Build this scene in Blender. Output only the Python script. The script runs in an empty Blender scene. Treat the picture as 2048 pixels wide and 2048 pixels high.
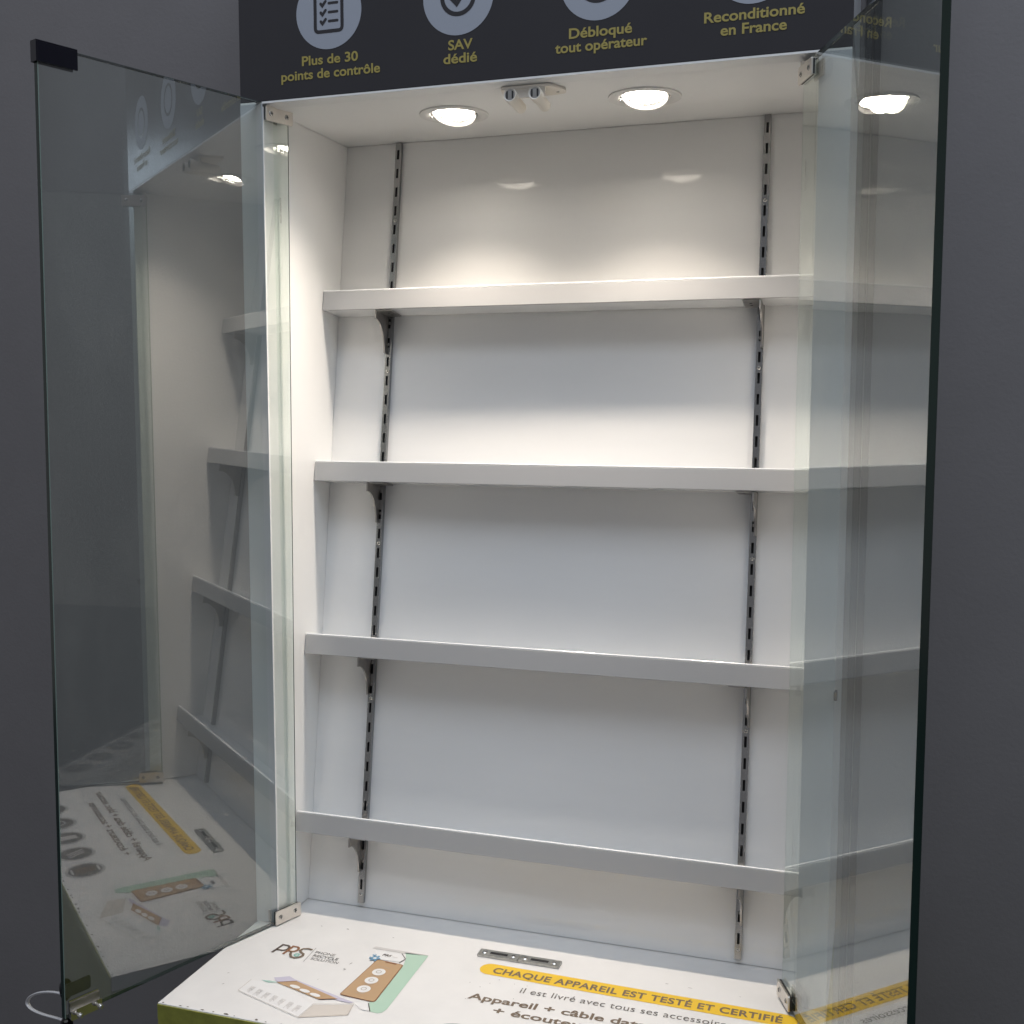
import bpy, bmesh, math, random
from mathutils import Vector, Matrix
random.seed(7)
R = math.radians
scene = bpy.context.scene
COL = scene.collection

# ------------------------------------------------------------------ camera
cd = bpy.data.cameras.new("camera")
cam = bpy.data.objects.new("camera", cd)
COL.objects.link(cam)
yaw, pitch, roll = 0.3159, -0.0925, 0.0009
fw = Vector((-math.sin(yaw) * math.cos(pitch), math.cos(yaw) * math.cos(pitch), math.sin(pitch)))
rt = Vector((math.cos(yaw), math.sin(yaw), 0))
up = rt.cross(fw)
r2 = rt * math.cos(roll) + up * math.sin(roll)
u2 = up * math.cos(roll) - rt * math.sin(roll)
cam.matrix_world = Matrix(((r2.x, u2.x, -fw.x, 0.8917), (r2.y, u2.y, -fw.y, -1.5333),
                           (r2.z, u2.z, -fw.z, 0.8196), (0, 0, 0, 1)))
cd.sensor_width = 36
cd.lens = 36 * 2268.47 / 2048
cd.clip_start = 0.02
cd.clip_end = 100
scene.camera = cam

# ------------------------------------------------------------------ world, light, exposure
world = bpy.data.worlds.new("World")
scene.world = world
world.use_nodes = True
wn, wl = world.node_tree.nodes, world.node_tree.links
bg = wn["Background"]
wtc = wn.new("ShaderNodeTexCoord"); wsp = wn.new("ShaderNodeSeparateXYZ"); wmr = wn.new("ShaderNodeMapRange")
wrp = wn.new("ShaderNodeValToRGB")
wl.new(wtc.outputs["Generated"], wsp.inputs[0])
wl.new(wsp.outputs["Z"], wmr.inputs["Value"])
wmr.inputs["From Min"].default_value = -1
wl.new(wmr.outputs[0], wrp.inputs[0])
wrp.color_ramp.elements[0].color = (0.30, 0.28, 0.265, 1)
wrp.color_ramp.elements[1].color = (0.52, 0.57, 0.70, 1)
_e = wrp.color_ramp.elements.new(0.52); _e.color = (0.225, 0.225, 0.235, 1)
_e = wrp.color_ramp.elements.new(0.76); _e.color = (0.225, 0.23, 0.245, 1)
wl.new(wrp.outputs[0], bg.inputs[0])
bg.inputs[1].default_value = 0.85

def area(name, loc, aim, sx, sy, power, col):
    d = bpy.data.lights.new(name, 'AREA'); d.shape = 'RECTANGLE'; d.size = sx; d.size_y = sy
    d.energy = power; d.color = col
    o = bpy.data.objects.new(name, d); COL.objects.link(o)
    o.location = loc
    o.rotation_euler = (Vector(aim) - Vector(loc)).to_track_quat('-Z', 'Y').to_euler()
    return o
area("room_fill_light", (0.75, -1.35, 3.4), (0.45, -0.35, 0.6), 2.4, 1.3, 36, (0.76, 0.86, 1.0))  # added overhead fill, unseen, stands for the room's soft bluish ambient light
area("side_window", (4.0, -0.93, 1.83), (2.0, -0.93, 1.80), 0.46, 0.50, 5.0, (0.70, 0.85, 1.0))

LAMP_W = 19.0
LAMP_COL = (1.0, 0.88, 0.755)
vs = scene.view_settings
vs.view_transform = 'Standard'
vs.look = 'None'
vs.exposure = 0.24
vs.gamma = 1.0
vs.use_curve_mapping = False
cy = scene.cycles
cy.use_denoising = True
cy.max_bounces = 14
cy.diffuse_bounces = 5
cy.glossy_bounces = 6
cy.transmission_bounces = 6
cy.transparent_max_bounces = 24
cy.caustics_reflective = False
cy.caustics_refractive = False
cy.sample_clamp_indirect = 6
cy.blur_glossy = 0.3

# ------------------------------------------------------------------ materials
def pmat(name, col, rough=0.5, metal=0.0, spec=0.5, coat=0.0, noise=None, bump=None, emis=None):
    m = bpy.data.materials.new(name); m.use_nodes = True
    n, l = m.node_tree.nodes, m.node_tree.links
    b = n["Principled BSDF"]
    b.inputs["Base Color"].default_value = (*col, 1)
    b.inputs["Roughness"].default_value = rough
    b.inputs["Metallic"].default_value = metal
    b.inputs["Specular IOR Level"].default_value = spec
    b.inputs["Coat Weight"].default_value = coat
    if noise or bump:
        tc = n.new("ShaderNodeTexCoord")
    if noise:                                  # (scale, amount, stretch)
        sc, amt, st = noise
        mp = n.new("ShaderNodeMapping"); mp.inputs["Scale"].default_value = st
        l.new(tc.outputs["Object"], mp.inputs[0])
        nz = n.new("ShaderNodeTexNoise"); nz.inputs["Scale"].default_value = sc
        nz.inputs["Detail"].default_value = 8; nz.inputs["Roughness"].default_value = 0.65
        l.new(mp.outputs[0], nz.inputs["Vector"])
        rp = n.new("ShaderNodeValToRGB")
        rp.color_ramp.elements[0].position = 0.3; rp.color_ramp.elements[1].position = 0.7
        rp.color_ramp.elements[0].color = (*[c * (1 - amt) for c in col], 1)
        rp.color_ramp.elements[1].color = (*[min(1, c * (1 + amt)) for c in col], 1)
        l.new(nz.outputs["Fac"], rp.inputs[0])
        l.new(rp.outputs[0], b.inputs["Base Color"])
        mr = n.new("ShaderNodeMapRange")
        mr.inputs["To Min"].default_value = max(0.02, rough * 0.8); mr.inputs["To Max"].default_value = min(1, rough * 1.25)
        l.new(nz.outputs["Fac"], mr.inputs["Value"])
        l.new(mr.outputs[0], b.inputs["Roughness"])
    if bump:                                   # (scale, strength, distance)
        nb = n.new("ShaderNodeTexNoise"); nb.inputs["Scale"].default_value = bump[0]; nb.inputs["Detail"].default_value = 4
        l.new(tc.outputs["Object"], nb.inputs["Vector"])
        bp = n.new("ShaderNodeBump"); bp.inputs["Strength"].default_value = bump[1]; bp.inputs["Distance"].default_value = bump[2]
        l.new(nb.outputs["Fac"], bp.inputs["Height"])
        l.new(bp.outputs[0], b.inputs["Normal"])
    if emis:
        b.inputs["Emission Color"].default_value = (*emis[0], 1)
        b.inputs["Emission Strength"].default_value = emis[1]
    return m

M = {}
M['wall'] = pmat("grey_wall_paint", (0.196, 0.185, 0.186), 0.7, spec=0.3, noise=(1.6, 0.09, (1, 1, 1)), bump=(180, 0.25, 0.0015))
M['floor'] = pmat("dark_floor", (0.10, 0.10, 0.105), 0.5, noise=(6, 0.15, (1, 1, 1)))
M['white'] = pmat("white_laminate", (0.81, 0.805, 0.79), 0.035, spec=0.75, noise=(2.4, 0.03, (0.6, 1, 2.6)))
M['white_side'] = pmat("white_laminate_side", (0.87, 0.865, 0.85), 0.30, spec=0.4, noise=(3, 0.02, (1, 1, 1)), bump=(30, 0.03, 0.001))
M['lip'] = pmat('satin_pale_grey_lip', (0.46, 0.457, 0.453), 0.17, spec=0.55)
M['lip_edge'] = pmat('white_lip_edge', (0.88, 0.88, 0.87), 0.2)
M['white_shelf'] = pmat("white_lacquered_shelf", (0.79, 0.79, 0.78), 0.22, spec=0.5, noise=(5, 0.025, (1, 6, 6)))
M['counter'] = pmat("white_counter_board", (0.74, 0.725, 0.70), 0.34, spec=0.45, noise=(14, 0.03, (1, 1, 1)), bump=(70, 0.04, 0.0006))
M['stile'] = pmat('pale_grey_edge_band', (0.52, 0.54, 0.56), 0.3, noise=(6, 0.03, (1, 1, 0.3)))
M['green'] = pmat("olive_green_front", (0.25, 0.255, 0.045), 0.5, noise=(40, 0.25, (1, 1, 1)))
M['fascia'] = pmat("navy_black_fascia", (0.034, 0.033, 0.038), 0.24, spec=0.5, noise=(3, 0.06, (1, 1, 1)))
M['icon_white'] = pmat("pale_print", (0.35, 0.375, 0.43), 0.4)
M['yellow_text'] = pmat("mustard_print", (0.38, 0.31, 0.085), 0.45)
M['metal'] = pmat("brushed_aluminium", (0.36, 0.36, 0.36), 0.2, metal=1, noise=(60, 0.12, (1, 1, 0.1)))
M['bracket'] = pmat("galvanised_bracket", (0.42, 0.40, 0.38), 0.36, metal=1, noise=(80, 0.15, (1, 1, 1)))
M['nickel'] = pmat("nickel_clamp", (0.72, 0.68, 0.63), 0.32, metal=1, noise=(50, 0.06, (1, 1, 1)))
M['chrome'] = pmat("polished_chrome", (0.80, 0.78, 0.74), 0.08, metal=1)
M['dark'] = pmat("dark_recess", (0.012, 0.012, 0.013), 0.6)
M['black'] = pmat("black_gloss_plastic", (0.006, 0.006, 0.012), 0.12)
M['black_matte'] = pmat("black_plastic", (0.012, 0.011, 0.013), 0.5)
M['trim_white'] = pmat("white_lamp_trim", (0.74, 0.73, 0.71), 0.35)
M['baffle'] = pmat('grey_lamp_baffle', (0.03, 0.027, 0.025), 0.5)
M['plastic'] = pmat("cream_plastic", (0.78, 0.735, 0.66), 0.38, noise=(30, 0.03, (1, 1, 1)))
M['magnet'] = pmat("grey_magnet", (0.30, 0.29, 0.27), 0.6)
M['strap'] = pmat("white_plastic_strap", (0.62, 0.61, 0.62), 0.4)
M['zinc'] = pmat("zinc_plate", (0.46, 0.46, 0.44), 0.34, metal=0.9, noise=(90, 0.2, (1, 1, 1)))
M['screw'] = pmat("screw_steel", (0.62, 0.60, 0.56), 0.25, metal=1)
M['edge'] = pmat("ground_glass_edge", (0.004, 0.018, 0.013), 0.16, spec=0.6, noise=(20, 0.3, (1, 1, 0.2)))
M['arris'] = pmat("ground_glass_arris", (0.20, 0.27, 0.235), 0.3, spec=0.5)
M['yellow'] = pmat("yellow_print", (0.78, 0.50, 0.035), 0.4)
M['brown'] = pmat("taupe_print", (0.17, 0.125, 0.085), 0.45)
M['brown_mid'] = pmat("brown_print", (0.26, 0.12, 0.055), 0.45)
M['brown_dark'] = pmat("dark_brown_print", (0.085, 0.06, 0.045), 0.45)
M['tan'] = pmat("tan_print", (0.47, 0.31, 0.175), 0.4)
M['mint'] = pmat("mint_print", (0.42, 0.58, 0.46), 0.4)
M['teal'] = pmat("teal_print", (0.24, 0.52, 0.44), 0.4)
M['blue'] = pmat("blue_print", (0.16, 0.33, 0.48), 0.4)
M['lavender'] = pmat("lavender_print", (0.54, 0.51, 0.60), 0.4)
M['line'] = pmat("fine_line_print", (0.42, 0.36, 0.30), 0.45)
M['paleprint'] = pmat("pale_grey_print", (0.58, 0.555, 0.53), 0.4)
M['paleside'] = pmat("pale_box_side_print", (0.62, 0.57, 0.51), 0.4)
M['whiteprint'] = pmat("white_print", (0.76, 0.75, 0.73), 0.4)
M['greytext'] = pmat("grey_text_print", (0.13, 0.115, 0.10), 0.45)
M['ring'] = pmat("grey_ring_print", (0.46, 0.45, 0.43), 0.4)
M['scuff'] = pmat("dark_scuff", (0.10, 0.085, 0.07), 0.7)
M['bronze'] = pmat("dark_anodised_trim", (0.022, 0.021, 0.023), 0.5)

def glass_mat(nm, R0):
    m = bpy.data.materials.new(nm); m.use_nodes = True
    n, l = m.node_tree.nodes, m.node_tree.links
    n.remove(n["Principled BSDF"])
    out = n["Material Output"]
    g = n.new("ShaderNodeNewGeometry")
    dt = n.new("ShaderNodeVectorMath"); dt.operation = 'DOT_PRODUCT'
    l.new(g.outputs["Normal"], dt.inputs[0]); l.new(g.outputs["Incoming"], dt.inputs[1])
    def mth(op, a, b=None):
        q = n.new("ShaderNodeMath"); q.operation = op
        for i, v in enumerate((a, b)):
            if v is None: continue
            if isinstance(v, (int, float)): q.inputs[i].default_value = v
            else: l.new(v, q.inputs[i])
        return q.outputs[0]
    c = mth('ABSOLUTE', dt.outputs["Value"])
    k = mth('POWER', mth('SUBTRACT', 1.0, c), 5.0)
    f = mth('ADD', mth('MULTIPLY', k, 1 - R0), R0)
    tr = n.new("ShaderNodeBsdfTransparent"); tr.inputs[0].default_value = (0.945, 0.978, 0.955, 1)
    gl = n.new("ShaderNodeBsdfGlossy"); gl.inputs["Roughness"].default_value = 0.0
    gl.inputs[0].default_value = (0.97, 0.98, 0.97, 1)
    mx = n.new("ShaderNodeMixShader")
    l.new(f, mx.inputs[0]); l.new(tr.outputs[0], mx.inputs[1]); l.new(gl.outputs[0], mx.inputs[2])
    tc = n.new("ShaderNodeTexCoord"); mp = n.new("ShaderNodeMapping"); mp.inputs["Scale"].default_value = (1, 1, 0.45)
    l.new(tc.outputs["Object"], mp.inputs[0])
    nz = n.new("ShaderNodeTexNoise"); nz.inputs["Scale"].default_value = 9; nz.inputs["Detail"].default_value = 9; nz.inputs["Roughness"].default_value = 0.72
    l.new(mp.outputs[0], nz.inputs["Vector"])
    sm = n.new("ShaderNodeMapRange"); sm.inputs["From Min"].default_value = 0.48; sm.inputs["From Max"].default_value = 0.78
    sm.inputs["To Min"].default_value = 0.004; sm.inputs["To Max"].default_value = 0.05
    l.new(nz.outputs["Fac"], sm.inputs["Value"])
    df = n.new("ShaderNodeBsdfDiffuse"); df.inputs[0].default_value = (0.5, 0.52, 0.52, 1)
    m2 = n.new("ShaderNodeMixShader")
    l.new(sm.outputs[0], m2.inputs[0]); l.new(mx.outputs[0], m2.inputs[1]); l.new(df.outputs[0], m2.inputs[2])
    l.new(m2.outputs[0], out.inputs[0])
    return m
M['glass'] = glass_mat('tempered_clear_glass', 0.19)
M['glass_back'] = glass_mat('tempered_clear_glass_outer', 0.03)

def lens_mat():
    m = bpy.data.materials.new("led_lens"); m.use_nodes = True
    n, l = m.node_tree.nodes, m.node_tree.links
    n.remove(n["Principled BSDF"]); out = n["Material Output"]
    tc = n.new("ShaderNodeTexCoord")
    vo = n.new("ShaderNodeTexVoronoi"); vo.inputs["Scale"].default_value = 260; vo.inputs["Randomness"].default_value = 0.25
    l.new(tc.outputs["Object"], vo.inputs["Vector"])
    rp = n.new("ShaderNodeValToRGB")
    rp.color_ramp.elements[0].position = 0.40; rp.color_ramp.elements[0].color = (1, 0.92, 0.80, 1)
    rp.color_ramp.elements[1].position = 0.62; rp.color_ramp.elements[1].color = (0.013, 0.012, 0.011, 1)
    l.new(vo.outputs["Distance"], rp.inputs[0])
    e = n.new("ShaderNodeEmission"); e.inputs[1].default_value = 70
    l.new(rp.outputs[0], e.inputs[0]); l.new(e.outputs[0], out.inputs[0])
    return m
M['lens'] = lens_mat()

# ------------------------------------------------------------------ mesh helpers
class MB:
    """collects faces; each face may carry a material slot"""
    def __init__(s): s.v = []; s.f = []; s.mi = []
    def add(s, vs, fs, mi=0):
        b = len(s.v); s.v += [tuple(v) for v in vs]
        for f in fs: s.f.append([b + i for i in f]); s.mi.append(mi)
    def box(s, a, b, mi=0, T=None):
        (x0, y0, z0), (x1, y1, z1) = a, b
        vs = [(x0, y0, z0), (x1, y0, z0), (x1, y1, z0), (x0, y1, z0), (x0, y0, z1), (x1, y0, z1), (x1, y1, z1), (x0, y1, z1)]
        if T: vs = [T(*v) for v in vs]
        s.add(vs, [(3, 2, 1, 0), (4, 5, 6, 7), (0, 1, 5, 4), (1, 2, 6, 5), (2, 3, 7, 6), (3, 0, 4, 7)], mi)
    def prism(s, poly, h0, h1, T, mi=0):
        """poly: 2D points, extruded h0..h1; T maps (u, v, h) to 3D"""
        n = len(poly)
        vs = [T(u, v, h0) for u, v in poly] + [T(u, v, h1) for u, v in poly]
        fs = [list(range(n))[::-1], [n + i for i in range(n)]]
        fs += [[i, (i + 1) % n, n + (i + 1) % n, n + i] for i in range(n)]
        s.add(vs, fs, mi)
    def poly(s, pts, mi=0): s.add(pts, [list(range(len(pts)))], mi)
    def lathe(s, prof, T, seg=48, mi=0, close=False):
        """prof: (r, h) list; T maps (x, y, h)"""
        n = len(prof); vs = []
        for k in range(seg):
            a = 2 * math.pi * k / seg
            vs += [T(r * math.cos(a), r * math.sin(a), h) for r, h in prof]
        fs = []
        for k in range(seg):
            k2 = (k + 1) % seg
            for i in range(n - 1):
                fs.append([k * n + i, k2 * n + i, k2 * n + i + 1, k * n + i + 1])
        s.add(vs, fs, mi)
    def disc(s, c, r, T, h=0, seg=40, mi=0):
        s.add([T(c[0] + r * math.cos(2 * math.pi * k / seg), c[1] + r * math.sin(2 * math.pi * k / seg), h) for k in range(seg)], [list(range(seg))], mi)
    def annulus(s, c, r0, r1, T, h=0, seg=48, mi=0, a0=0, a1=2 * math.pi):
        full = abs(a1 - a0 - 2 * math.pi) < 1e-6
        m = seg if full else seg + 1
        vs = []
        for k in range(m):
            a = a0 + (a1 - a0) * k / seg
            vs += [T(c[0] + r0 * math.cos(a), c[1] + r0 * math.sin(a), h), T(c[0] + r1 * math.cos(a), c[1] + r1 * math.sin(a), h)]
        fs = []
        for k in range(seg):
            k2 = (k + 1) % m
            fs.append([2 * k, 2 * k + 1, 2 * k2 + 1, 2 * k2])
        s.add(vs, fs, mi)
    def ribbon(s, pts, w, T, h=0, closed=False, mi=0, cap=True):
        """mitred flat stroke"""
        P = [Vector(p) for p in pts]; n = len(P); L = []; Rr = []
        for i in range(n):
            if closed: a, b = P[i - 1], P[(i + 1) % n]
            else: a, b = P[max(0, i - 1)], P[min(n - 1, i + 1)]
            d0 = (P[i] - a).normalized() if (P[i] - a).length > 1e-9 else (b - P[i]).normalized()
            d1 = (b - P[i]).normalized() if (b - P[i]).length > 1e-9 else d0
            n0 = Vector((-d0.y, d0.x)); n1 = Vector((-d1.y, d1.x))
            mm = (n0 + n1).normalized(); k = max(0.45, mm.dot(n1))
            L.append(P[i] + mm * (w / 2 / k)); Rr.append(P[i] - mm * (w / 2 / k))
        vs = [T(p.x, p.y, h) for p in L] + [T(p.x, p.y, h) for p in Rr]
        fs = [[n + i, n + (i + 1) % n, (i + 1) % n, i] for i in range(n if closed else n - 1)]
        s.add(vs, fs, mi)
        if cap and not closed:
            for p, q in ((P[0], P[1]), (P[-1], P[-2])):
                d = (p - q).normalized(); a0 = math.atan2(d.y, d.x)
                s.poly([T(p.x + w / 2 * math.cos(a0 - math.pi / 2 + math.pi * k / 8), p.y + w / 2 * math.sin(a0 - math.pi / 2 + math.pi * k / 8), h) for k in range(9)], mi)
    def tube(s, pts, rx, ry=None, seg=12, mi=0, side=Vector((0, 0, 1))):
        ry = ry or rx; P = [Vector(p) for p in pts]; n = len(P); vs = []
        for i in range(n):
            d = (P[min(n - 1, i + 1)] - P[max(0, i - 1)]).normalized()
            a = side - d * side.dot(d)
            a = a.normalized() if a.length > 1e-6 else d.orthogonal().normalized()
            b = d.cross(a)
            for k in range(seg):
                t = 2 * math.pi * k / seg
                vs.append(P[i] + a * (rx * math.cos(t)) + b * (ry * math.sin(t)))
        fs = [[i * seg + k, i * seg + (k + 1) % seg, (i + 1) * seg + (k + 1) % seg, (i + 1) * seg + k] for i in range(n - 1) for k in range(seg)]
        fs += [list(range(seg))[::-1], [(n - 1) * seg + k for k in range(seg)]]
        s.add(vs, fs, mi)
    def build(s, name, mats, parent=None, bevel=0.0, smooth=False, seg=2, recalc=True):
        me = bpy.data.meshes.new(name)
        me.from_pydata([tuple(v) for v in s.v], [], s.f)
        if not isinstance(mats, (list, tuple)): mats = [mats]
        for m in mats: me.materials.append(m)
        for p, i in zip(me.polygons, s.mi): p.material_index = i
        bm = bmesh.new(); bm.from_mesh(me)
        if recalc: bmesh.ops.recalc_face_normals(bm, faces=bm.faces)
        if bevel:
            es = [e for e in bm.edges if len(e.link_faces) == 2 and e.calc_face_angle(0) > R(30)]
            bmesh.ops.bevel(bm, geom=es, offset=bevel, segments=seg, profile=0.6, affect='EDGES', clamp_overlap=True)
        bm.to_mesh(me); bm.free()
        if smooth:
            for p in me.polygons: p.use_smooth = True
            me.set_sharp_from_angle(angle=R(38))
        o = bpy.data.objects.new(name, me); COL.objects.link(o)
        if parent is not None: attach(o, parent)
        return o

ROOTLOC = {}
def attach(o, parent):
    o.parent = parent
    if parent.name in ROOTLOC: o.matrix_parent_inverse = Matrix.Translation(-ROOTLOC[parent.name])
def tag(o, label=None, cat=None, group=None, kind=None):
    if label: o['label'] = label
    if cat: o['category'] = cat
    if group: o['group'] = group
    if kind: o['kind'] = kind
    return o
def thing(name, label, cat, loc, group=None, world_coords=True):
    o = bpy.data.objects.new(name, None); COL.objects.link(o)
    o.empty_display_size = 0.05
    o.location = loc
    if world_coords: ROOTLOC[o.name] = Vector(loc)
    return tag(o, label, cat, group)
def copy_tree(o, parent=None):
    c = o.copy(); COL.objects.link(c)
    if parent is not None: c.parent = parent
    for ch in list(o.children): copy_tree(ch, c)
    return c

_txt = {}
def text_geo(body, bold=0.0, spacing=1.0, shear=0.0):
    cu = bpy.data.curves.new("t", 'FONT'); cu.body = body; cu.size = 1; cu.offset = bold
    cu.space_character = spacing; cu.shear = shear; cu.resolution_u = 6; cu.fill_mode = 'FRONT'
    ob = bpy.data.objects.new("t", cu); COL.objects.link(ob)
    dg = bpy.context.evaluated_depsgraph_get(); dg.update()
    me = bpy.data.meshes.new_from_object(ob.evaluated_get(dg))
    vs = [tuple(v.co) for v in me.vertices]; fs = [list(p.vertices) for p in me.polygons]
    bpy.data.objects.remove(ob); bpy.data.curves.remove(cu); bpy.data.meshes.remove(me)
    return vs, fs
CAPH = max(v[1] for v in text_geo("H")[0])
def put_text(mb, body, x0, x1, base, cap, T, h=0, bold=0.0, spacing=1.0, mi=0, rot=0.0, shear=0.0):
    vs, fs = text_geo(body, bold, spacing, shear)
    a = min(v[0] for v in vs); b = max(v[0] for v in vs); sx = (x1 - x0) / (b - a); sy = cap / CAPH
    out = []
    for v in vs:
        u, w = (v[0] - a) * sx, v[1] * sy
        out.append(T(x0 + u * math.cos(rot) - w * math.sin(rot), base + u * math.sin(rot) + w * math.cos(rot), h))
    mb.add(out, fs, mi)

# ------------------------------------------------------------------ dimensions (metres)
W, ZF, ZC = 0.80, 1.2711, 1.2642
WL, WR = 0.0376, 0.0402
B0, B1 = 0.0991, 0.1445                        # the back panel leans: y = B0 + B1 z
AL = math.atan(B1)
XUL, XUR = 0.0993, 0.7103
YW = 0.32
yb = lambda z: B0 + B1 * z

# ------------------------------------------------------------------ setting
mb = MB(); mb.box((-6, YW, -0.95), (6, YW + 0.1, 3.2))
tag(mb.build("wall", M['wall']), kind='structure')
mb = MB(); mb.box((-6, -6, -1.05), (6, YW, -0.95))
tag(mb.build("floor", M['floor']), kind='structure')

tr = thing("wall_trim", "narrow dark grooved vertical trim on the wall just right of the cabinet", "trim", (0.8598, YW, -0.95))
mb = MB()
for x0, x1, d in ((0.8485, 0.8593, 0.004), (0.8607, 0.8712, 0.006)):
    mb.box((x0, YW - d, -0.95), (x1, YW, 2.6))
mb.build("trim_strip", M['bronze'], tr, bevel=0.0008)

# ------------------------------------------------------------------ counter
CX0, CX1, CYF = -0.0378, 0.8404, -0.2625
ct = thing("display_counter", "white printed counter with olive green front under the open glass cabinet", "counter", (0.4, CYF, -0.95))
mb = MB(); mb.box((CX0 + 0.001, CYF - 0.0015, -0.95), (CX1 - 0.001, YW - 0.001, -0.0222))
mb.box((CX0 + 0.0005, CYF - 0.0016, -0.0221), (CX1 - 0.0005, CYF - 0.0001, -0.0016))
mb.build("front_panel", M['green'], ct)
TZ = lambda x, y, h: (x, y, 0.0004 + h)

# chipped paint along the front edge and scuffs on the board
mb = MB(); mb.box((CX0, CYF, -0.022), (CX1, YW - 0.001, 0.0))
top = mb.build("counter_top", [M['counter'], M['scuff']], ct, bevel=0.0012)
mb = MB()
def blob(cx, cy, r, st=1.0, ang=0.0, h=0.0):
    n = 9; pts = []
    for k in range(n):
        a = 2 * math.pi * k / n; q = r * random.uniform(0.55, 1.2)
        u, v = q * st * math.cos(a), q * math.sin(a)
        pts.append(TZ(cx + u * math.cos(ang) - v * math.sin(ang), cy + u * math.sin(ang) + v * math.cos(ang), h))
    mb.poly(pts)
for k in range(44):
    blob(CX0 + 0.01 + k * 0.0195 + random.uniform(-0.008, 0.008), CYF + 0.0022 + random.uniform(0, 0.0012), random.uniform(0.0008, 0.0021), random.uniform(1, 3.0))
for x, y, r, st, a in ((0.113, 0.0195, 0.0007, 3, -0.2), (0.193, 0.0150, 0.0006, 3, 0.1), (0.069, 0.0160, 0.0006, 3, -0.2),
                       (0.1665, -0.0795, 0.0006, 6, 1.25), (0.1660, -0.0990, 0.0009, 3.4, 0.9), (0.1640, -0.0960, 0.0006, 3, 0.0), (0.1425, -0.136, 0.0003, 6, 1.2),
                       (0.408, 0.0240, 0.0006, 1, 0), (0.353, -0.0760, 0.0007, 1, 0), (0.381, -0.0700, 0.0007, 1, 0), (0.371, -0.0838, 0.0007, 1.3, 0.4),
                       (0.3625, -0.120, 0.0007, 1, 0), (0.426, -0.100, 0.0006, 1, 0), (0.3905, -0.0565, 0.0006, 2, 0), (0.425, -0.0205, 0.0007, 1, 0),
                       (0.621, 0.0075, 0.0005, 6, 0.1), (0.655, 0.0060, 0.0005, 7, -0.1), (0.415, -0.061, 0.0006, 1, 0), (0.4335, -0.0605, 0.0006, 1, 0),
                       (0.725, 0.004, 0.0004, 4, 0), (0.02, -0.19, 0.0005, 5, 0.8), (0.01, -0.16, 0.0006, 3, 0.8), (0.60, -0.19, 0.0006, 2, 0.4), (0.30, -0.235, 0.0007, 2, 0.3)):
    blob(x, y, r, st, a)
bm = bmesh.new(); bm.from_mesh(top.data); nf = len(bm.faces)
bvs = [bm.verts.new(v) for v in mb.v]
for f in mb.f:
    bf = bm.faces.new([bvs[i] for i in f]); bf.material_index = 1
    bf.normal_update()
    if bf.normal.z < 0: bf.normal_flip()
bm.to_mesh(top.data); bm.free()

# --- printed graphics
mb = MB()                                       # logo: italic P R S strokes, mint ring, divider
X0, Y0 = 0.0365, -0.0865
SH = 0.0
def lg(x, y, h): return TZ(X0 + x * 0.0565, Y0 + 0.0005 + y * 0.0565, h)
def arc(cx, cy, rx, ry, a0, a1, n=10): return [(cx + rx * math.cos(R(a0 + (a1 - a0) * k / n)), cy + ry * math.sin(R(a0 + (a1 - a0) * k / n))) for k in range(n + 1)]
sq = lambda pts: [(x, y * 0.5) for x, y in pts]
LW = 0.070
mb.ribbon(sq([(0.03, 0.02), (0.10, 0.97), (0.24, 0.97)] + arc(0.23, 0.68, 0.115, 0.29, 70, -90, 8) + [(0.065, 0.39)]), LW, lg, 0, mi=0, cap=False)
mb.ribbon(sq([(0.36, 0.02), (0.41, 0.97), (0.53, 0.97)] + arc(0.52, 0.70, 0.105, 0.27, 70, -80, 8) + [(0.41, 0.43)]), LW, lg, 0.0002, mi=1, cap=False)
mb.ribbon(sq([(0.50, 0.44), (0.56, 0.10), (0.64, -0.12), (0.76, -0.18), (0.86, -0.04), (0.91, 0.16), (0.88, 0.36), (0.76, 0.50), (0.70, 0.68), (0.74, 0.88), (0.86, 0.97), (1.0, 0.92)]), LW, lg, 0.0004, mi=2, cap=False)
mb.annulus((0.0783, -0.0818), 0.0024, 0.0046, TZ, 0.0006, 32, mi=3)
mb.ribbon([(0.0972, -0.0962), (0.0950, -0.0520)], 0.0006, TZ, 0, mi=4, cap=False)
mb.build("logo", [M['brown_dark'], M['brown_mid'], M['brown'], M['teal'], M['greytext']], ct)
for q in (("PHONE", 0.1008, 0.1335, -0.0677, 0.0), ("RECYCLE", 0.1022, 0.1435, -0.0779, 0.012), ("SOLUTION", 0.1032, 0.1482, -0.0875, 0.0)):
    mb = MB(); put_text(mb, *q[:4], 0.0068, TZ, bold=q[4])
    mb.build("logo_lettering", M['greytext'], ct)

mb = MB()                                       # yellow pill
def pill(x0, x1, y0, y1, hh):
    r = hh / 2; d = Vector((x1 - x0, y1 - y0)); L = d.length; a = math.atan2(d.y, d.x); pts = []
    for k in range(17): t = math.pi / 2 + math.pi * k / 16; pts.append((x0 + r + r * math.cos(t), r * math.sin(t)))
    for k in range(17): t = -math.pi / 2 + math.pi * k / 16; pts.append((x0 + L - r + r * math.cos(t), r * math.sin(t)))
    return [TZ(x0 + (u - x0) * math.cos(a) - v * math.sin(a), y0 + (u - x0) * math.sin(a) + v * math.cos(a), 0) for u, v in pts]
mb.poly(pill(0.3525, 0.8060, -0.0305, -0.0400, 0.0315))
mb.build("yellow_banner", M['yellow'], ct)
mb = MB()
put_text(mb, "CHAQUE APPAREIL EST TESTÉ ET CERTIFIÉ", 0.3735, 0.7860, -0.0402, 0.0150, TZ, 0.0003, bold=0.026, spacing=1.08, rot=-0.0195)
mb.build("banner_lettering", M['brown'], ct)
mb = MB()
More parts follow.
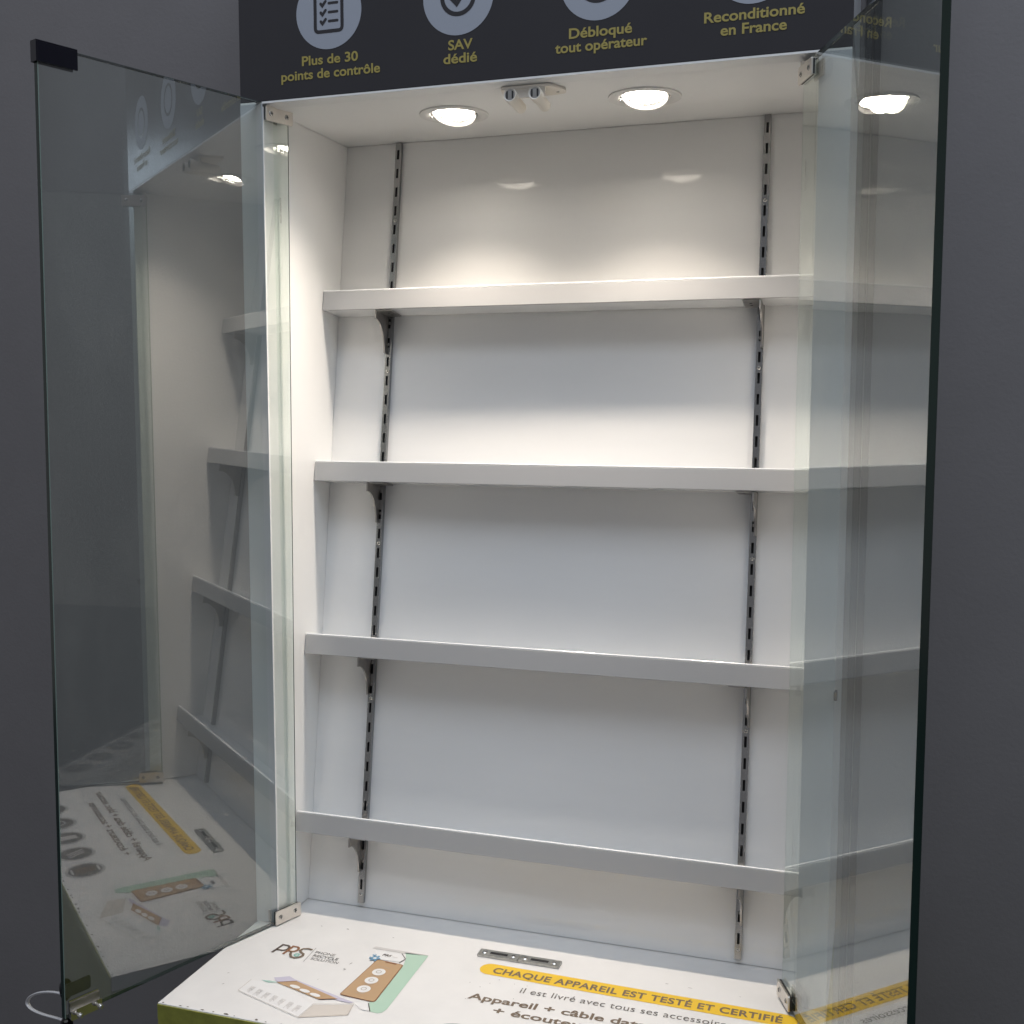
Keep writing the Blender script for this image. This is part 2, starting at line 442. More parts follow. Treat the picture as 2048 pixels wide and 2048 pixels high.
put_text(mb, "il est livré avec tous ses accessoires", 0.4285, 0.7240, -0.0815, 0.0142, TZ, spacing=1.05)
mb.build("thin_lettering", M['greytext'], ct)
mb = MB()
put_text(mb, "Appareil + câble data + bloc secteur", 0.3640, 0.7960, -0.1180, 0.0150, TZ, bold=0.022)
mb.build("bold_lettering", M['brown'], ct); mb = MB()
put_text(mb, "+ écouteurs + accessoires", 0.4090, 0.7320, -0.1440, 0.0150, TZ, bold=0.022)
mb.build("bold_lettering", M['brown'], ct)

def ico(cx, cy, k):                             # five round pictograms near the front edge
    mb = MB()
    mb.disc((cx, cy), 0.0345, TZ, 0, mi=0)
    mb.disc((cx, cy), 0.0285, TZ, 0.0003, mi=1)
    h = 0.0006
    if k == 0:      # phone with corner arrows
        mb.poly([TZ(cx + a * 0.0125, cy + b * 0.0175, h) for a, b in ((-1, -1), (1, -1), (1, 1), (-1, 1))], 3)
        for s in (-1, 1):
            mb.ribbon([(cx - 0.010, cy + s * 0.0225), (cx + 0.010, cy + s * 0.0225)], 0.004, TZ, h, mi=2)
    elif k == 1:    # coiled cable
        for q in (-0.008, 0.0, 0.008):
            mb.ribbon([(cx + q - 0.008, cy - 0.014), (cx + q + 0.008, cy + 0.014)], 0.0036, TZ, h, mi=2)
    elif k == 2:    # charger block
        mb.poly([TZ(cx + a * 0.010, cy + b * 0.018, h) for a, b in ((-1, -1), (1, -1), (1, 1), (-1, 1))], 2)
    elif k == 3:    # earphones
        mb.annulus((cx, cy), 0.010, 0.014, TZ, h, a0=0, a1=math.pi, mi=2)
        for s in (-1, 1): mb.disc((cx + s * 0.012, cy - 0.005), 0.0042, TZ, h, 16, mi=2)
    else:
        mb.annulus((cx, cy), 0.009, 0.013, TZ, h, mi=2)
        mb.ribbon([(cx - 0.016, cy - 0.006), (cx + 0.016, cy - 0.006)], 0.003, TZ, h + 0.0002, mi=2)
    mb.build("pictogram", [M['ring'], M['greytext'], M['paleprint'], M['brown']], ct)
for k, x in enumerate((0.3780, 0.4645, 0.5525, 0.6400, 0.7280)): ico(x, -0.2180, k)

# printed picture: standing phone in a mint carton, and an open box lying beside it
mb = MB()
P2 = lambda pts, mi, h=0: mb.poly([TZ(x, y, h) for x, y in pts], mi)
P2([(0.1765, -0.0265), (0.1795, -0.0195), (0.2668, -0.0205), (0.2650, -0.0225), (0.2290, -0.0265)], 3)
P2([(0.2303, -0.0235), (0.2666, -0.0222), (0.2702, -0.1800), (0.2675, -0.1901), (0.2620, -0.1935), (0.2509, -0.1928), (0.2398, -0.1738), (0.2425, -0.0614), (0.2390, -0.0425)], 0)
P2([(0.1860, -0.0290), (0.2255, -0.0292), (0.2372, -0.0425), (0.2335, -0.0535), (0.1870, -0.0565)], 4, 0.0003)
mb.ribbon([(0.2262, -0.0285), (0.2386, -0.0425), (0.2340, -0.0560)], 0.0011, TZ, 0.0004, mi=2, cap=False)
mb.ribbon([(0.2398, -0.1738), (0.2509, -0.1928)], 0.0013, TZ, 0.0004, mi=2, cap=False)
P2([(0.2195, -0.1790), (0.2390, -0.1740), (0.2495, -0.1925), (0.2360, -0.1920)], 4, 0.0003)
mb.build("mint_carton_picture", [M['mint'], M['tan'], M['brown_dark'], M['paleprint'], M['whiteprint']], ct)

def rounded(q, rad, n=5):
    out = []; q = [Vector(p) for p in q]; m = len(q)
    for i in range(m):
        a, b, c = q[i - 1], q[i], q[(i + 1) % m]
        p0 = b + (a - b).normalized() * rad; p1 = b + (c - b).normalized() * rad
        for k in range(n + 1):
            t = k / n; out.append(tuple(p0 * (1 - t) ** 2 + b * (2 * t * (1 - t)) + p1 * t * t))
    return out
mb = MB()
P2(rounded([(0.1990, -0.0562), (0.2432, -0.0600), (0.2470, -0.1700), (0.1908, -0.1660)], 0.005), 1, 0.0005)
P2(rounded([(0.2002, -0.0574), (0.2420, -0.0611), (0.2456, -0.1688), (0.1922, -0.1649)], 0.0045), 0, 0.0008)
P2(rounded([(0.2130, -0.0584), (0.2330, -0.0602), (0.2325, -0.0640), (0.2138, -0.0625)], 0.0012), 1, 0.0011)
for y in (-0.0917, -0.1168, -0.1422):
    mb.disc((0.2175, y), 0.0098, TZ, 0.0011, mi=2)
    mb.annulus((0.2175, y), 0.0032, 0.0042, TZ, 0.0014, 24, mi=3)
    mb.ribbon([(0.211, y - 0.0125), (0.224, y - 0.0120)], 0.0009, TZ, 0.0011, mi=3, cap=False)
mb.ribbon([(0.209, -0.0755), (0.229, -0.0770)], 0.0007, TZ, 0.0011, mi=3, cap=False)
mb.build("phone_picture", [M['tan'], M['brown_mid'], M['whiteprint'], M['line']], ct)
mb = MB()
mb.disc((0.1945, -0.0560), 0.0056, TZ, 0.0014, 28, mi=0)
for a in range(0, 360, 60): mb.disc((0.1945 + 0.0072 * math.cos(R(a)), -0.0560 + 0.0072 * math.sin(R(a))), 0.0019, TZ, 0.0016, 14, mi=0)
mb.disc((0.1950, -0.0565), 0.0026, TZ, 0.0018, 20, mi=1)
mb.annulus((0.1905, -0.0478), 0.0018, 0.0030, TZ, 0.0018, 20, mi=0)
put_text(mb, "PRS", 0.2005, 0.2150, -0.0440, 0.0058, TZ, 0.0006, bold=0.02, shear=0.2, mi=2)
mb.ribbon([(0.2175, -0.0430), (0.2255, -0.0432)], 0.0016, TZ, 0.0006, mi=3, cap=False)
mb.build("carton_emblem", [M['blue'], M['whiteprint'], M['brown_dark'], M['paleprint']], ct)
mb = MB()
P2([(0.0531, -0.1683), (0.0510, -0.2007), (0.1658, -0.2373), (0.1690, -0.2005), (0.0910, -0.1640)], 4)
P2([(0.1658, -0.2373), (0.2265, -0.2107), (0.2220, -0.1835), (0.1690, -0.2005)], 3)
P2([(0.0800, -0.1520), (0.0999, -0.1417), (0.1114, -0.1473), (0.2201, -0.1785), (0.2150, -0.1815), (0.1958, -0.1807), (0.1171, -0.1516), (0.0920, -0.1632)], 2, 0.0003)
P2([(0.0910, -0.1632), (0.1171, -0.1516), (0.1941, -0.1772), (0.1703, -0.1868)], 0, 0.0006)
mb.ribbon([(0.0910, -0.1632), (0.1171, -0.1516)], 0.0012, TZ, 0.0009, mi=1, cap=False)
mb.ribbon([(0.1703, -0.1868), (0.1941, -0.1772)], 0.0014, TZ, 0.0009, mi=1, cap=False)
for x, y in ((0.1220, -0.1665), (0.1406, -0.1724), (0.1598, -0.1780)):
    mb.add([TZ(x + 0.0085 * math.cos(a) + 0.002 * math.sin(a), y + 0.0034 * math.sin(a) - 0.0022 * math.cos(a), 0.0009) for a in [2 * math.pi * k / 24 for k in range(24)]], [list(range(24))], 4)
mb.ribbon([(0.0700, -0.1655), (0.0800, -0.1640), (0.0915, -0.1640), (0.0800, -0.1670)], 0.0016, TZ, 0.0011, closed=True, mi=6)
for a, b in (((0.0531, -0.1683), (0.0510, -0.2007)), ((0.0510, -0.2007), (0.1658, -0.2373)), ((0.1658, -0.2373), (0.1690, -0.2005)), ((0.1658, -0.2373), (0.2265, -0.2107)), ((0.2265, -0.2107), (0.2220, -0.1835)), ((0.1690, -0.2005), (0.2220, -0.1835))):
    mb.ribbon([a, b], 0.0005, TZ, 0.0013, mi=5, cap=False)
for k in range(7):                              # the block of small print on the side of the box
    x = 0.063 + k * 0.0145; y = -0.1825 - k * 0.0043
    for q in range(5):
        mb.ribbon([(x + q * 0.0016, y - q * 0.0004), (x + q * 0.0016 - 0.001, y - 0.0125 - 0.002 * ((k * 3 + q * 5) % 4))], 0.0006, TZ, 0.0004, mi=7, cap=False)
mb.build("open_box_picture", [M['tan'], M['brown_mid'], M['lavender'], M['paleside'], M['whiteprint'], M['line'], M['teal'], M['paleprint']], ct)

# metal strike plates for the doors
def strike(x0, x1):
    mb = MB(); y0, y1, h = -0.0005, 0.0190, 0.0038
    mb.box((x0, y0, 0.0003), (x1, y1, h))
    o = mb.build("strike_plate", M['zinc'], ct, bevel=0.0006)
    for sx in (0.009, 0.054):
        mb = MB()
        mb.lathe([(0.0, 0.0014), (0.0030, 0.0012), (0.0043, 0.0)], lambda x, y, z, c=x0 + sx: (c + x, 0.0093 + y, h + z), 24)
        mb.box((x0 + sx - 0.0022, 0.0089, h + 0.0011), (x0 + sx + 0.0022, 0.0097, h + 0.00155), 1)
        mb.build("screw", [M['screw'], M['dark']], o, smooth=True)
    mb = MB(); mb.box((x0 + 0.018, 0.0068, h - 0.0005), (x0 + 0.045, 0.0122, h + 0.0004))
    mb.build("slot", M['dark'], o)
strike(0.3362, 0.3990); strike(0.3996, 0.4630)

# ------------------------------------------------------------------ cabinet
cb = thing("display_cabinet", "white lit wall display cabinet with two open glass doors and dark lettered fascia", "cabinet", (0.4, 0.0, 0.0015))
mb = MB(); mb.box((-WL, 0, 0.0015), (0, YW - 0.002, ZC - 0.0005)); mb.build("side_panel", M['white_side'], cb, bevel=0.0006)
mb = MB(); mb.box((W, 0, 0.0015), (W + WR, YW - 0.002, ZC - 0.0005)); mb.build("side_panel", M['white_side'], cb, bevel=0.0006)
for x0, x1 in ((-WL, -0.0002), (W + 0.0002, W + WR)):
    mb = MB(); mb.box((x0, -0.0005, 0.0015), (x1, -0.0002, ZF - 0.0032)); mb.build("front_stile", M['stile'], cb)
mb = MB()
PN = lambda x, d, u: (x, B0 - d * math.cos(AL) + u * math.sin(AL), d * math.sin(AL) + u * math.cos(AL))   # d out of the panel, u up along it
ULEN = (ZC - 0.0008) / math.cos(AL)
mb.add([(0.0003, yb(0.001), 0.001), (W - 0.0003, yb(0.001), 0.001), (W - 0.0003, yb(ZC - 0.0006), ZC - 0.0006), (0.0003, yb(ZC - 0.0006), ZC - 0.0006),
        (0.0003, yb(0.001) + 0.018, 0.001), (W - 0.0003, yb(0.001) + 0.018, 0.001), (W - 0.0003, yb(ZC - 0.0006) + 0.018, ZC - 0.0006), (0.0003, yb(ZC - 0.0006) + 0.018, ZC - 0.0006)],
       [(0, 1, 2, 3), (7, 6, 5, 4), (0, 4, 5, 1), (1, 5, 6, 2), (2, 6, 7, 3), (3, 7, 4, 0)])
mb.build("back_panel", M['white'], cb)

LAMPS = [(0.2540, 0.1310), (0.5510, 0.1230)]
HR = 0.0375
bm = bmesh.new()                                # ceiling board with two round cut-outs
def loop(pts):
    v = [bm.verts.new(p) for p in pts]; e = [bm.edges.new((v[i], v[(i + 1) % len(v)])) for i in range(len(v))]
    return v, e
allE = []
_, e = loop([(-WL, 0.0201, ZC), (W + WR, 0.0201, ZC), (W + WR, YW - 0.002, ZC), (-WL, YW - 0.002, ZC)]); allE += e
for lx, ly in LAMPS:
    _, e = loop([(lx + HR * math.cos(2 * math.pi * k / 40), ly + HR * math.sin(2 * math.pi * k / 40), ZC) for k in range(40)]); allE += e
g = bmesh.ops.triangle_fill(bm, edges=allE, use_beauty=True)
fs = [f for f in g['geom'] if isinstance(f, bmesh.types.BMFace)]
ext = bmesh.ops.extrude_face_region(bm, geom=fs)
bmesh.ops.translate(bm, vec=(0, 0, ZF - ZC - 0.0002), verts=[v for v in ext['geom'] if isinstance(v, bmesh.types.BMVert)])
bmesh.ops.recalc_face_normals(bm, faces=bm.faces)
me = bpy.data.meshes.new("ceiling_board"); bm.to_mesh(me); bm.free(); me.materials.append(M['white_side'])
o = bpy.data.objects.new("ceiling_board", me); COL.objects.link(o); attach(o, cb)

mb = MB()
mb.prism([(0.0004, ZF - 0.0030), (0.0004, ZF - 0.0002), (0.0200, ZF - 0.0002), (0.0200, ZC)], -WL, W + WR, lambda u, v, h: (h, u, v))
mb.build("front_rail", M['white_side'], cb)
FX0, FX1 = -WL, W + WR
mb = MB(); mb.box((FX0, 0.0, ZF), (FX1, 0.020, 1.78))
fa = mb.build("fascia", M['fascia'], cb, bevel=0.0008)
mb = MB(); mb.box((FX0, 0.0203, ZF + 0.03), (FX1, YW - 0.002, 1.78)); mb.build("cabinet_top", M['stile'], cb)
TF = lambda x, z, h: (x, -0.0005 - h, z)
for k, cx in enumerate((0.1110, 0.3110, 0.5110, 0.7155)):
    mb = MB(); cz = 1.3880
    mb.disc((cx, cz), 0.0522, TF, 0, 64, mi=0)
    if k == 0:
        mb.ribbon(rounded([(cx - 0.0215, cz - 0.0270), (cx + 0.0215, cz - 0.0270), (cx + 0.0215, cz + 0.033), (cx - 0.0215, cz + 0.033)], 0.006), 0.0050, TF, 0.0003, closed=True, mi=1)
        for q in range(4):
            z = cz - 0.0140 + q * 0.0125
            mb.ribbon([(cx - 0.0125, z + 0.0012), (cx - 0.0098, z - 0.0020), (cx - 0.0048, z + 0.0040)], 0.0040, TF, 0.0003, mi=1)
            mb.ribbon([(cx + 0.0005, z + 0.001), (cx + 0.0140, z + 0.001)], 0.0036, TF, 0.0003, mi=1)
    elif k == 1:
        mb.annulus((cx, cz), 0.0205, 0.0265, TF, 0.0003, 64, mi=1)
        mb.ribbon([(cx - 0.010, cz - 0.001), (cx - 0.002, cz - 0.0095), (cx + 0.012, cz + 0.009)], 0.0062, TF, 0.0003, mi=1)
    else:
        mb.annulus((cx, cz), 0.0240, 0.0295, TF, 0.0003, 64, mi=1)
    mb.build("icon", [M['icon_white'], M['fascia']], fa)
for body, x0, x1, base in (("Plus de 30", 0.0668, 0.1570, 1.3160), ("points de contrôle", 0.0325, 0.1915, 1.2966),
                           ("SAV", 0.2962, 0.3325, 1.3168), ("dédié", 0.2888, 0.3390, 1.2985),
                           ("Débloqué", 0.4712, 0.5580, 1.3155), ("tout opérateur", 0.4518, 0.5785, 1.2978),
                           ("Reconditionné", 0.6535, 0.7810, 1.3175), ("en France", 0.6750, 0.7590, 1.2998)):
    mb = MB(); put_text(mb, body, x0, x1, base, 0.0128, TF, 0.0002, bold=0.022)
    mb.build("lettering", M['yellow_text'], fa)

# slotted uprights let into the back panel
ZUT, ZUB = 1.2621, 0.0085
U0, U1 = ZUB / math.cos(AL), ZUT / math.cos(AL)
def upright(xc):
    mb = MB(); w, d, wt = 0.0050, 0.0075, 0.0023
    T = lambda x, dd, u: PN(xc + x, dd, u)
    mb.box((-w, 0.0002, U0), (-w + 0.0012, d, U1), T=T); mb.box((w - 0.0012, 0.0002, U0), (w, d, U1), T=T)
    for s in (-1, 1):
        a, b = sorted((s * 0.0019, s * (w - 0.0012)))
        mb.box((a, d - 0.0012, U0), (b, d, U1), T=T)
    u = U1 - 0.0125; prev = U1
    while u > U0 + 0.02:
        mb.box((-0.0019, d - 0.0012, u), (0.0019, d, prev), T=T); prev = u - 0.0160; u -= 0.0320
    mb.box((-0.0019, d - 0.0012, U0), (0.0019, d, prev), T=T)
    o = mb.build("slotted_upright", M['metal'], cb)
    mb = MB(); mb.box((-w + 0.0012, 0.0004, U0 + 0.0005), (w - 0.0012, 0.0012, U1 - 0.0005), T=T)
    mb.build("slot_shade", M['dark'], o)  # dark sheet added to give the slots their inner shade as colour
    for z in (1.127, 0.865, 0.600, 0.318, 0.0185):
        mb = MB(); q = z / math.cos(AL)
        k = round((U1 - 0.0125 - q) / 0.032); q = U1 - 0.0125 - k * 0.032 + 0.008
        mb.lathe([(0.0, 0.0016), (0.0022, 0.0013), (0.0031, 0.0002)], lambda x, y, h: T(x, d + h, q + y), 18)
        mb.box((-0.0016, d + 0.0013, q - 0.0003), (0.0016, d + 0.0019, q + 0.0003), 1, T=T)
        mb.build("screw", [M['screw'], M['dark']], o, smooth=True)
upright(XUL); upright(XUR)

# double magnetic catch under the ceiling
mb = MB()
mb.prism(rounded([(0.3690, 0.0130), (0.4410, 0.0130), (0.4560, 0.0400), (0.4520, 0.0560), (0.4300, 0.0600), (0.3600, 0.0560)], 0.005), ZC - 0.0045, ZC - 0.0002, lambda x, y, h: (x, y, h), 0)
mb.box((0.3760, 0.0140, ZC - 0.0170), (0.4330, 0.0185, ZC - 0.0044), 0)
mc = mb.build("door_catch", M['plastic'], cb, bevel=0.0007)
for cx in (0.3865, 0.4225):
    TT = lambda x, y, h, cx=cx: (cx + x, 0.000 + h, ZC - 0.0150 + y - 0.10 * h)
    mb = MB(); mb.lathe([(0.0072, 0.0010), (0.0088, 0.0), (0.0094, 0.002), (0.0094, 0.016), (0.0080, 0.017), (0.0080, 0.052), (0.006, 0.056), (0.0, 0.057)], TT, 32)
    mb.build("catch_barrel", M['plastic'], mc, smooth=True)
    mb = MB(); mb.lathe([(0.0, 0.0010), (0.0071, 0.0012), (0.0071, 0.006)], TT, 28)
    mb.box((cx - 0.0050, 0.0001, ZC - 0.0200), (cx - 0.0030, 0.0009, ZC - 0.0100), 1)
    mb.box((cx + 0.0030, 0.0001, ZC - 0.0200), (cx + 0.0050, 0.0009, ZC - 0.0100), 1)
    mb.build("magnet", [M['magnet'], M['dark']], mc)
mb = MB(); mb.lathe([(0, -0.0055), (0.0022, -0.0052), (0.0026, -0.0044)], lambda x, y, h: (0.4435 + x, 0.0440 + y, ZC + h), 16); mb.build("screw", M['screw'], mc)

# small black bumper on the right frame
mb = MB(); mb.box((W + WR - 0.0010, -0.006, 0.4330), (W + WR + 0.0035, 0.010, 0.4450)); mb.build("bumper", M['black_matte'], cb, bevel=0.0015)

# ------------------------------------------------------------------ doors
TH = 0.0090
def door(side, hx, hy, ph, L, zb, zt):
    dr = Vector((math.cos(ph), math.sin(ph), 0))
    nin = Vector((-math.sin(ph), math.cos(ph), 0))
    if side == 'r': nin = -nin
    if nin.x * (1 if side == 'l' else -1) < 0: nin = -nin
    H = Vector((hx, hy, 0))
    lean = 0.0083 if side == 'l' else 0.0      # the left door hangs slightly out of true
    D = lambda s, e, z: tuple(H + dr * (s + lean * (0.64 - z)) + nin * e + Vector((0, 0, z)))   # s along the pane, e towards the inside, z up
    c = 0.0008
    mb = MB()
    # two big faces (glass), ground edges (dark green) and thin arrises
    q = lambda a, b, cc, d, mi: mb.add([a, b, cc, d], [(0, 1, 2, 3)], mi)
    i0, i1 = (0.0022 if side == 'l' else 0.0016), L - c
    for e, mi in ((0.0, 0), (-TH, 3)):
        q(D(i0, e, zb + c), D(i1, e, zb + c), D(i1, e, zt - c), D(i0, e, zt - c), mi)
    for (s0, s1) in ((0.0, i0), (L, i1)):
        em, am = (3, 2 if side == 'r' else 1) if s0 == 0 else (1, 2 if side == 'l' else 1)
        q(D(s0, -c, zb + c), D(s0, -TH + c, zb + c), D(s0, -TH + c, zt - c), D(s0, -c, zt - c), em)
        q(D(s0, -c, zb + c), D(s1, 0, zb + c), D(s1, 0, zt - c), D(s0, -c, zt - c), am)
        q(D(s0, -TH + c, zb + c), D(s1, -TH, zb + c), D(s1, -TH, zt - c), D(s0, -TH + c, zt - c), em)
    for (z0, z1) in ((zb, zb + c), (zt, zt - c)):
        q(D(i0, -c, z0), D(i1, -c, z0), D(i1, -TH + c, z0), D(i0, -TH + c, z0), 1)
        q(D(i0, -c, z0), D(i1, -c, z0), D(i1, 0, z1), D(i0, 0, z1), 1)
        q(D(i0, -TH + c, z0), D(i1, -TH + c, z0), D(i1, -TH, z1), D(i0, -TH, z1), 1)
    pane = mb.build("glass_door", [M['glass'], M['edge'], M['arris'], M['glass_back']], cb)
    for z0, z1 in ((zt - 0.0265, zt - 0.0045), (zb + 0.0005, zb + 0.0225)):
        s0, s1 = -0.0030, 0.0485
        mb = MB()
        mb.prism(rounded([(s0, z0), (s1, z0), (s1, z1), (s0, z1)], 0.0022, 3), 0.0040, 0.0062, lambda u, v, h: D(u, h, v), 0)
        mb.box((s0 + 0.002, 0.0004, z0 + 0.001), (s1 - 0.0008, 0.0039, z1 - 0.001), 1, T=D)
        mb.box((0.0140, -TH - 0.0034, z0 + 0.001), (s1 - 0.0002, -TH - 0.0004, z1 - 0.001), 2, T=D)
        mb.box((s1 + 0.0002, -TH - 0.0050, z0 + 0.001), (s1 + 0.0022, 0.0052, z1 - 0.001), 0, T=D) if False else None
        zz = z1 if z1 > 0.5 else z0
        sg = 1 if z1 > 0.5 else -1
        mb.lathe([(0.0, 0.0), (0.0042, 0.0), (0.0042, 0.006), (0.0, 0.006)], lambda x, y, h: D(0.004 + x, 0.001 + y, (zz + sg * h) if sg > 0 else zz - 0.0004 - 0.0002 * h), 20)
        hg = mb.build("hinge", [M['nickel'], M['dark'], M['bracket']], pane, bevel=0.0003)
        for sc in (0.009, 0.0390):
            mb = MB(); zc = (z0 + z1) / 2
            mb.lathe([(0.0, 0.0012), (0.0028, 0.0010), (0.0040, 0.0001)], lambda x, y, h: D(sc + x, 0.0062 + h, zc + y), 22)
            mb.box((sc - 0.0026, 0.0071, zc - 0.0005), (sc + 0.0026, 0.0076, zc + 0.0005), 1, T=D)
            mb.box((sc - 0.0005, 0.0071, zc - 0.0026), (sc + 0.0005, 0.0077, zc + 0.0026), 1, T=D)
            mb.build("hinge_screw", [M['screw'], M['dark']], pane, smooth=True)
    # faint etched safety mark near the hinge edge
    mb = MB()
    put_text(mb, "TEMPERED GLASS", 0, 0.0385, 0, 0.0026, lambda u, v, h: D(0.0165 + (v if side == 'l' else v), 0.0003, 1.1360 - u))
    mb.build("etched_mark", M['greytext'], pane)
    return pane, D

PL, DL = door('l', 0.0147, 0.0432, R(249.79), 0.4041, 0.0015, 1.2705)
PR, DR = door('r', 0.7796, 0.0211, R(291.915), 0.4093, 0.0045, 1.2605)
PL['label'] = "left glass door with black corner clip and looped pull"
PR['label'] = "right glass door mirroring the printed counter"
# black corner clip
mb = MB(); LT = 0.4041
mb.box((0.3505, 0.0004, 1.2475), (LT + 0.0015, 0.0022, 1.2722), T=DL)
mb.box((0.3505, -TH - 0.0022, 1.2475), (LT + 0.0015, -TH - 0.0004, 1.2722), T=DL)
mb.box((0.3505, -TH - 0.0022, 1.27225), (LT + 0.0015, 0.0022, 1.2738), T=DL)
mb.box((LT + 0.0016, -TH - 0.0022, 1.2475), (LT + 0.0030, 0.0022, 1.2738), T=DL)
mb.build("corner_clip", M['black'], PL, bevel=0.0004)
# latch at the bottom corner: chrome strip with two thumbscrews inside, dark plate outside
mb = MB()
mb.prism(rounded([(0.3530, -0.0010), (0.3990, -0.0010), (0.3990, 0.0125), (0.3530, 0.0125)], 0.002, 3), 0.0035, 0.0060, lambda u, v, h: DL(u, h, v), 0)
mb.box((0.3550, 0.0004, 0.0015), (0.3990, 0.0034, 0.0230), 1, T=DL)
mb.box((0.3560, 0.0004, 0.0235), (0.3990, 0.0018, 0.0260), 0, T=DL)
for s in (0.3600, 0.3900):
    mb.lathe([(0.0, 0.0170), (0.0026, 0.0166), (0.0034, 0.0150), (0.0034, 0.0110), (0.0018, 0.0100), (0.0018, 0.0061)], lambda x, y, h: DL(s + x, h, 0.0060 + y), 20, 0)
mb.build("latch", [M['chrome'], M['bracket']], PL, smooth=True)
mb = MB()
mb.prism(rounded([(0.3600, 0.0250), (0.4000, 0.0250), (0.4000, 0.0440), (0.3600, 0.0440)], 0.004, 4), -TH - 0.0022, -TH - 0.0004, lambda u, v, h: DL(u, h, v), 0)
mb.build("latch_plate", M['bronze'], PL, bevel=0.0003)
# white looped pull with black bases on the outer face
mb = MB()
for z in (0.0370, -0.0150):
    mb = MB()
    mb.lathe([(0.0, 0.010), (0.010, 0.009), (0.0150, 0.003), (0.0155, 0.0)], lambda x, y, h: DL(0.3960 + x * 0.55, -TH - 0.0003 - h, z + y), 28)
    mb.build("pull_base", M['black_matte'], PL, smooth=True)
mb = MB()
pts = []
for k in range(33):
    t = math.pi * k / 32
    pts.append(DL(0.3960, -TH - 0.004 - 0.100 * math.sin(t) ** 0.8, 0.0100 + 0.0185 * math.cos(t) - 0.026 * math.sin(t)))
mb.tube(pts, 0.0032, 0.0018, 10, side=Vector((math.cos(R(249.79)), math.sin(R(249.79)), 0.35)))
mb.build("pull_loop", M['strap'], PL, smooth=True)

# ------------------------------------------------------------------ shelves
SD, LH, SX = 0.0592, 0.0325, 0.0012            # depth, lip height
def make_shelf():
    t = thing("shelf", "x", "shelf", (W / 2, 0, 0), "white lipped shelves in the cabinet", world_coords=False)
    T = lambda x, y, z: (x - W / 2, y, z)
    mb = MB(); mb.box((SX, 0.0, -LH), (W - SX, 0.0042, -0.0019), T=T)
    lp = mb.build("front_lip", M['lip'], t, bevel=0.0006)
    mb = MB(); mb.box((SX, 0.0003, -0.0018), (W - SX, 0.0046, 0.0008), T=T)
    mb.build("lip_edging", M['lip_edge'], lp, bevel=0.0012, seg=3)
    mb = MB(); nb = 0.0066; y1 = SD - 0.0006; yn = SD - 0.0088
    out = [(SX, 0.0044), (W - SX, 0.0044), (W - SX, y1), (XUR + nb, y1), (XUR + nb, yn), (XUR - nb, yn), (XUR - nb, y1), (XUL + nb, y1), (XUL + nb, yn), (XUL - nb, yn), (XUL - nb, y1), (SX, y1)]
    mb.prism(out, -LH + 0.0010, -LH + 0.0110, lambda u, v, h: T(u, v, h), 0)
    mb.build("shelf_board", M['white_shelf'], t)
    for xc, sg in ((XUL, 1), (XUR, -1)):
        mb = MB(); zt = -LH - 0.0003; df = SD - 0.0078   # y of the upright's face
        tip, xp = 0.0030, xc - sg * 0.0034
        prof = [(tip + 0.002, zt), (df, zt), (df, zt - 0.0640), (df - 0.0075, zt - 0.0640)]
        for k in range(1, 15):
            a = R(90 * k / 15)
            prof.append((df - 0.0075 - (df - 0.0075 - tip - 0.003) * (1 - math.cos(a)) ** 0.9, zt - 0.0640 + 0.0495 * math.sin(a)))
        prof += [(tip, zt - 0.0152), (tip, zt - 0.002)]
        mb.prism(prof, -0.0013, 0.0013, lambda u, v, h: T(xp + h, u, v), 0)
        f0, f1 = sorted((sg * 0.0015, sg * 0.0260))
        mb.box((xp + f0, tip + 0.003, zt - 0.0022), (xp + f1, df - 0.002, zt), T=T)
        for z in (zt - 0.010, zt - 0.046): mb.box((xc - 0.0012, df + 0.0001, z - 0.004), (xc + 0.0012, df + 0.0055, z), T=T)
        b = mb.build("bracket", M['bracket'], t, bevel=0.0003)
        for yy in (0.022, 0.036):
            mb = MB()
            mb.lathe([(0.0, -0.0023), (0.0024, -0.0022), (0.0024, -0.0020)], lambda x, y, h: T(xc + sg * 0.012 + x, yy + y, zt + h), 16)
            mb.build("screw_hole", M['dark'], b)
    return t
S = [(0.1838, 1.0108), (0.1449, 0.7305), (0.1037, 0.4495), (0.0638, 0.1634)]
SL = ["topmost white shelf, closest below the two ceiling downlights",
      "second white shelf from the top, next below the topmost one",
      "third white shelf from the top, next above the lowest one",
      "lowest white shelf, just above the printed counter"]
proto = make_shelf()
for i, (y, z) in enumerate(S):
    o = proto if i == 0 else copy_tree(proto)
    o['label'] = SL[i]
    o.location = (W / 2, y, z); o.rotation_euler = (-AL, 0, 0)

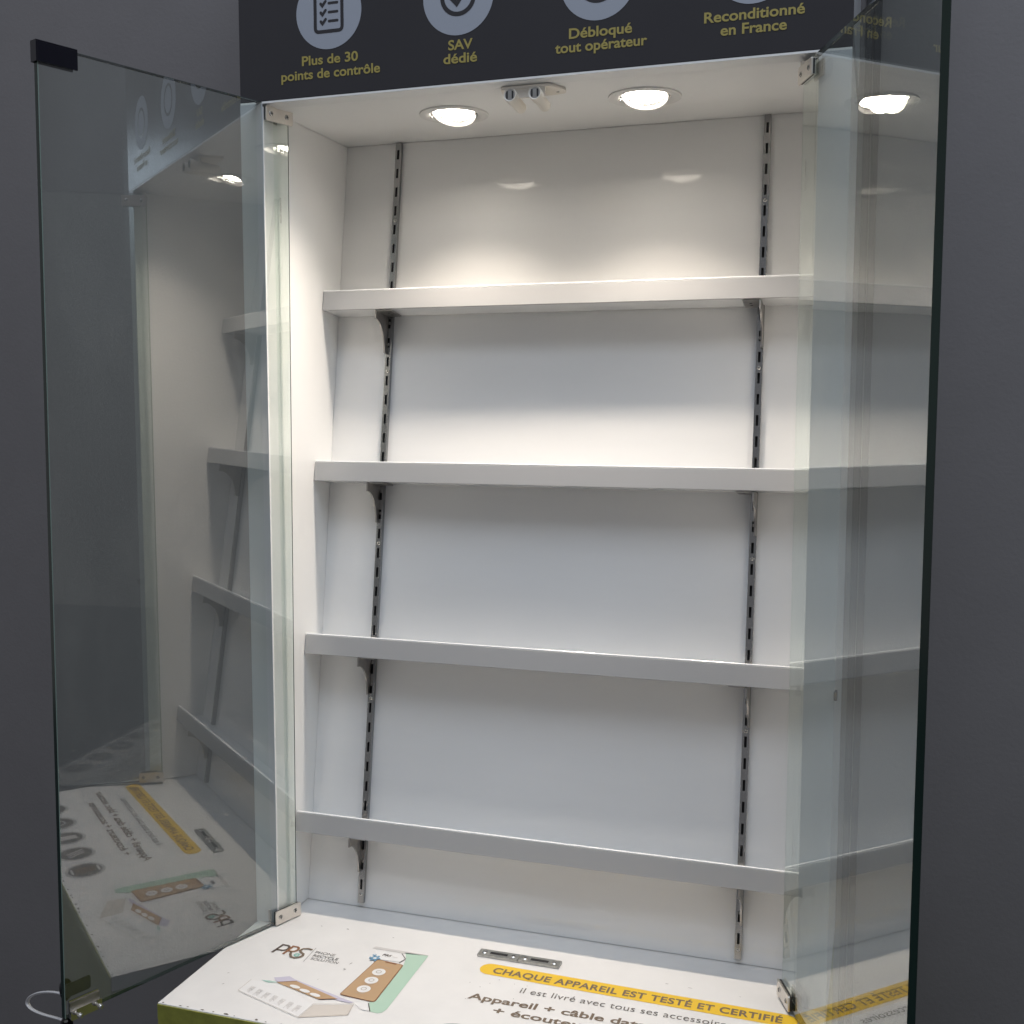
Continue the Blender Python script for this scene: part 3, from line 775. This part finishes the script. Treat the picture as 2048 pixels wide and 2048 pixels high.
# ------------------------------------------------------------------ downlights
TILT = R(21)
def make_lamp():
    t = thing("downlight", "x", "ceiling light", (0, 0, 0), "round downlights in the cabinet ceiling", world_coords=False)
    I = lambda x, y, h: (x, y, h)
    mb = MB(); mb.lathe([(0.0365, 0.012), (0.0365, -0.0008), (0.0395, -0.0026), (0.0490, -0.0032), (0.0525, -0.0022), (0.0530, -0.0002)], I, 64)
    mb.build("trim_ring", M['trim_white'], t, smooth=True)
    rot = Matrix.Rotation(-TILT, 3, 'X')        # the rear rim hangs down, the lens looks forward
    def G(x, y, h): return tuple(rot @ Vector((x, y, h)) + Vector((0, 0, 0.004)))
    mb = MB(); mb.lathe([(0.0340, 0.034), (0.0350, -0.0030), (0.0344, -0.0042), (0.0332, -0.0041)], G, 56)
    mb.lathe([(0.0332, -0.0041), (0.0306, 0.0150), (0.0306, 0.034)], G, 56, mi=1)
    gi = mb.build("gimbal_housing", [M['trim_white'], M['baffle']], t, smooth=True)
    for s in (-1, 1):
        mb = MB(); mb.lathe([(0.0, 0.002), (0.0022, 0.001), (0.0022, -0.001)], lambda x, y, h: (s * 0.0365 + h, x, y - 0.001), 14)
        mb.build("pivot", M['screw'], t)
    mb = MB(); prof = [(0.0001, 0.0018)]
    for k in range(1, 15): prof.append((0.0306 * k / 14, 0.0022 + 0.003 * (k / 14) ** 2 + (0.0005 if k % 2 else -0.0005)))
    mb.lathe(prof, G, 56)
    mb.build("lens", M['lens'], t)
    ld = bpy.data.lights.new("downlight_beam", 'SPOT'); ld.energy = LAMP_W; ld.color = LAMP_COL
    ld.spot_size = R(126); ld.spot_blend = 1.0; ld.shadow_soft_size = 0.019
    lo = bpy.data.objects.new("downlight_beam", ld); COL.objects.link(lo); lo.parent = t
    lo.location = G(0, 0, -0.0022)
    lo.rotation_euler = (-R(24), 0, 0)
    return t
pl = make_lamp()
for i, (x, y) in enumerate(LAMPS):
    o = pl if i == 0 else copy_tree(pl)
    o.location = (x, y, ZC)
    o['label'] = ("left round white downlight in the cabinet ceiling, left of the door catch",
                  "right round white downlight in the cabinet ceiling, right of the door catch")[i]
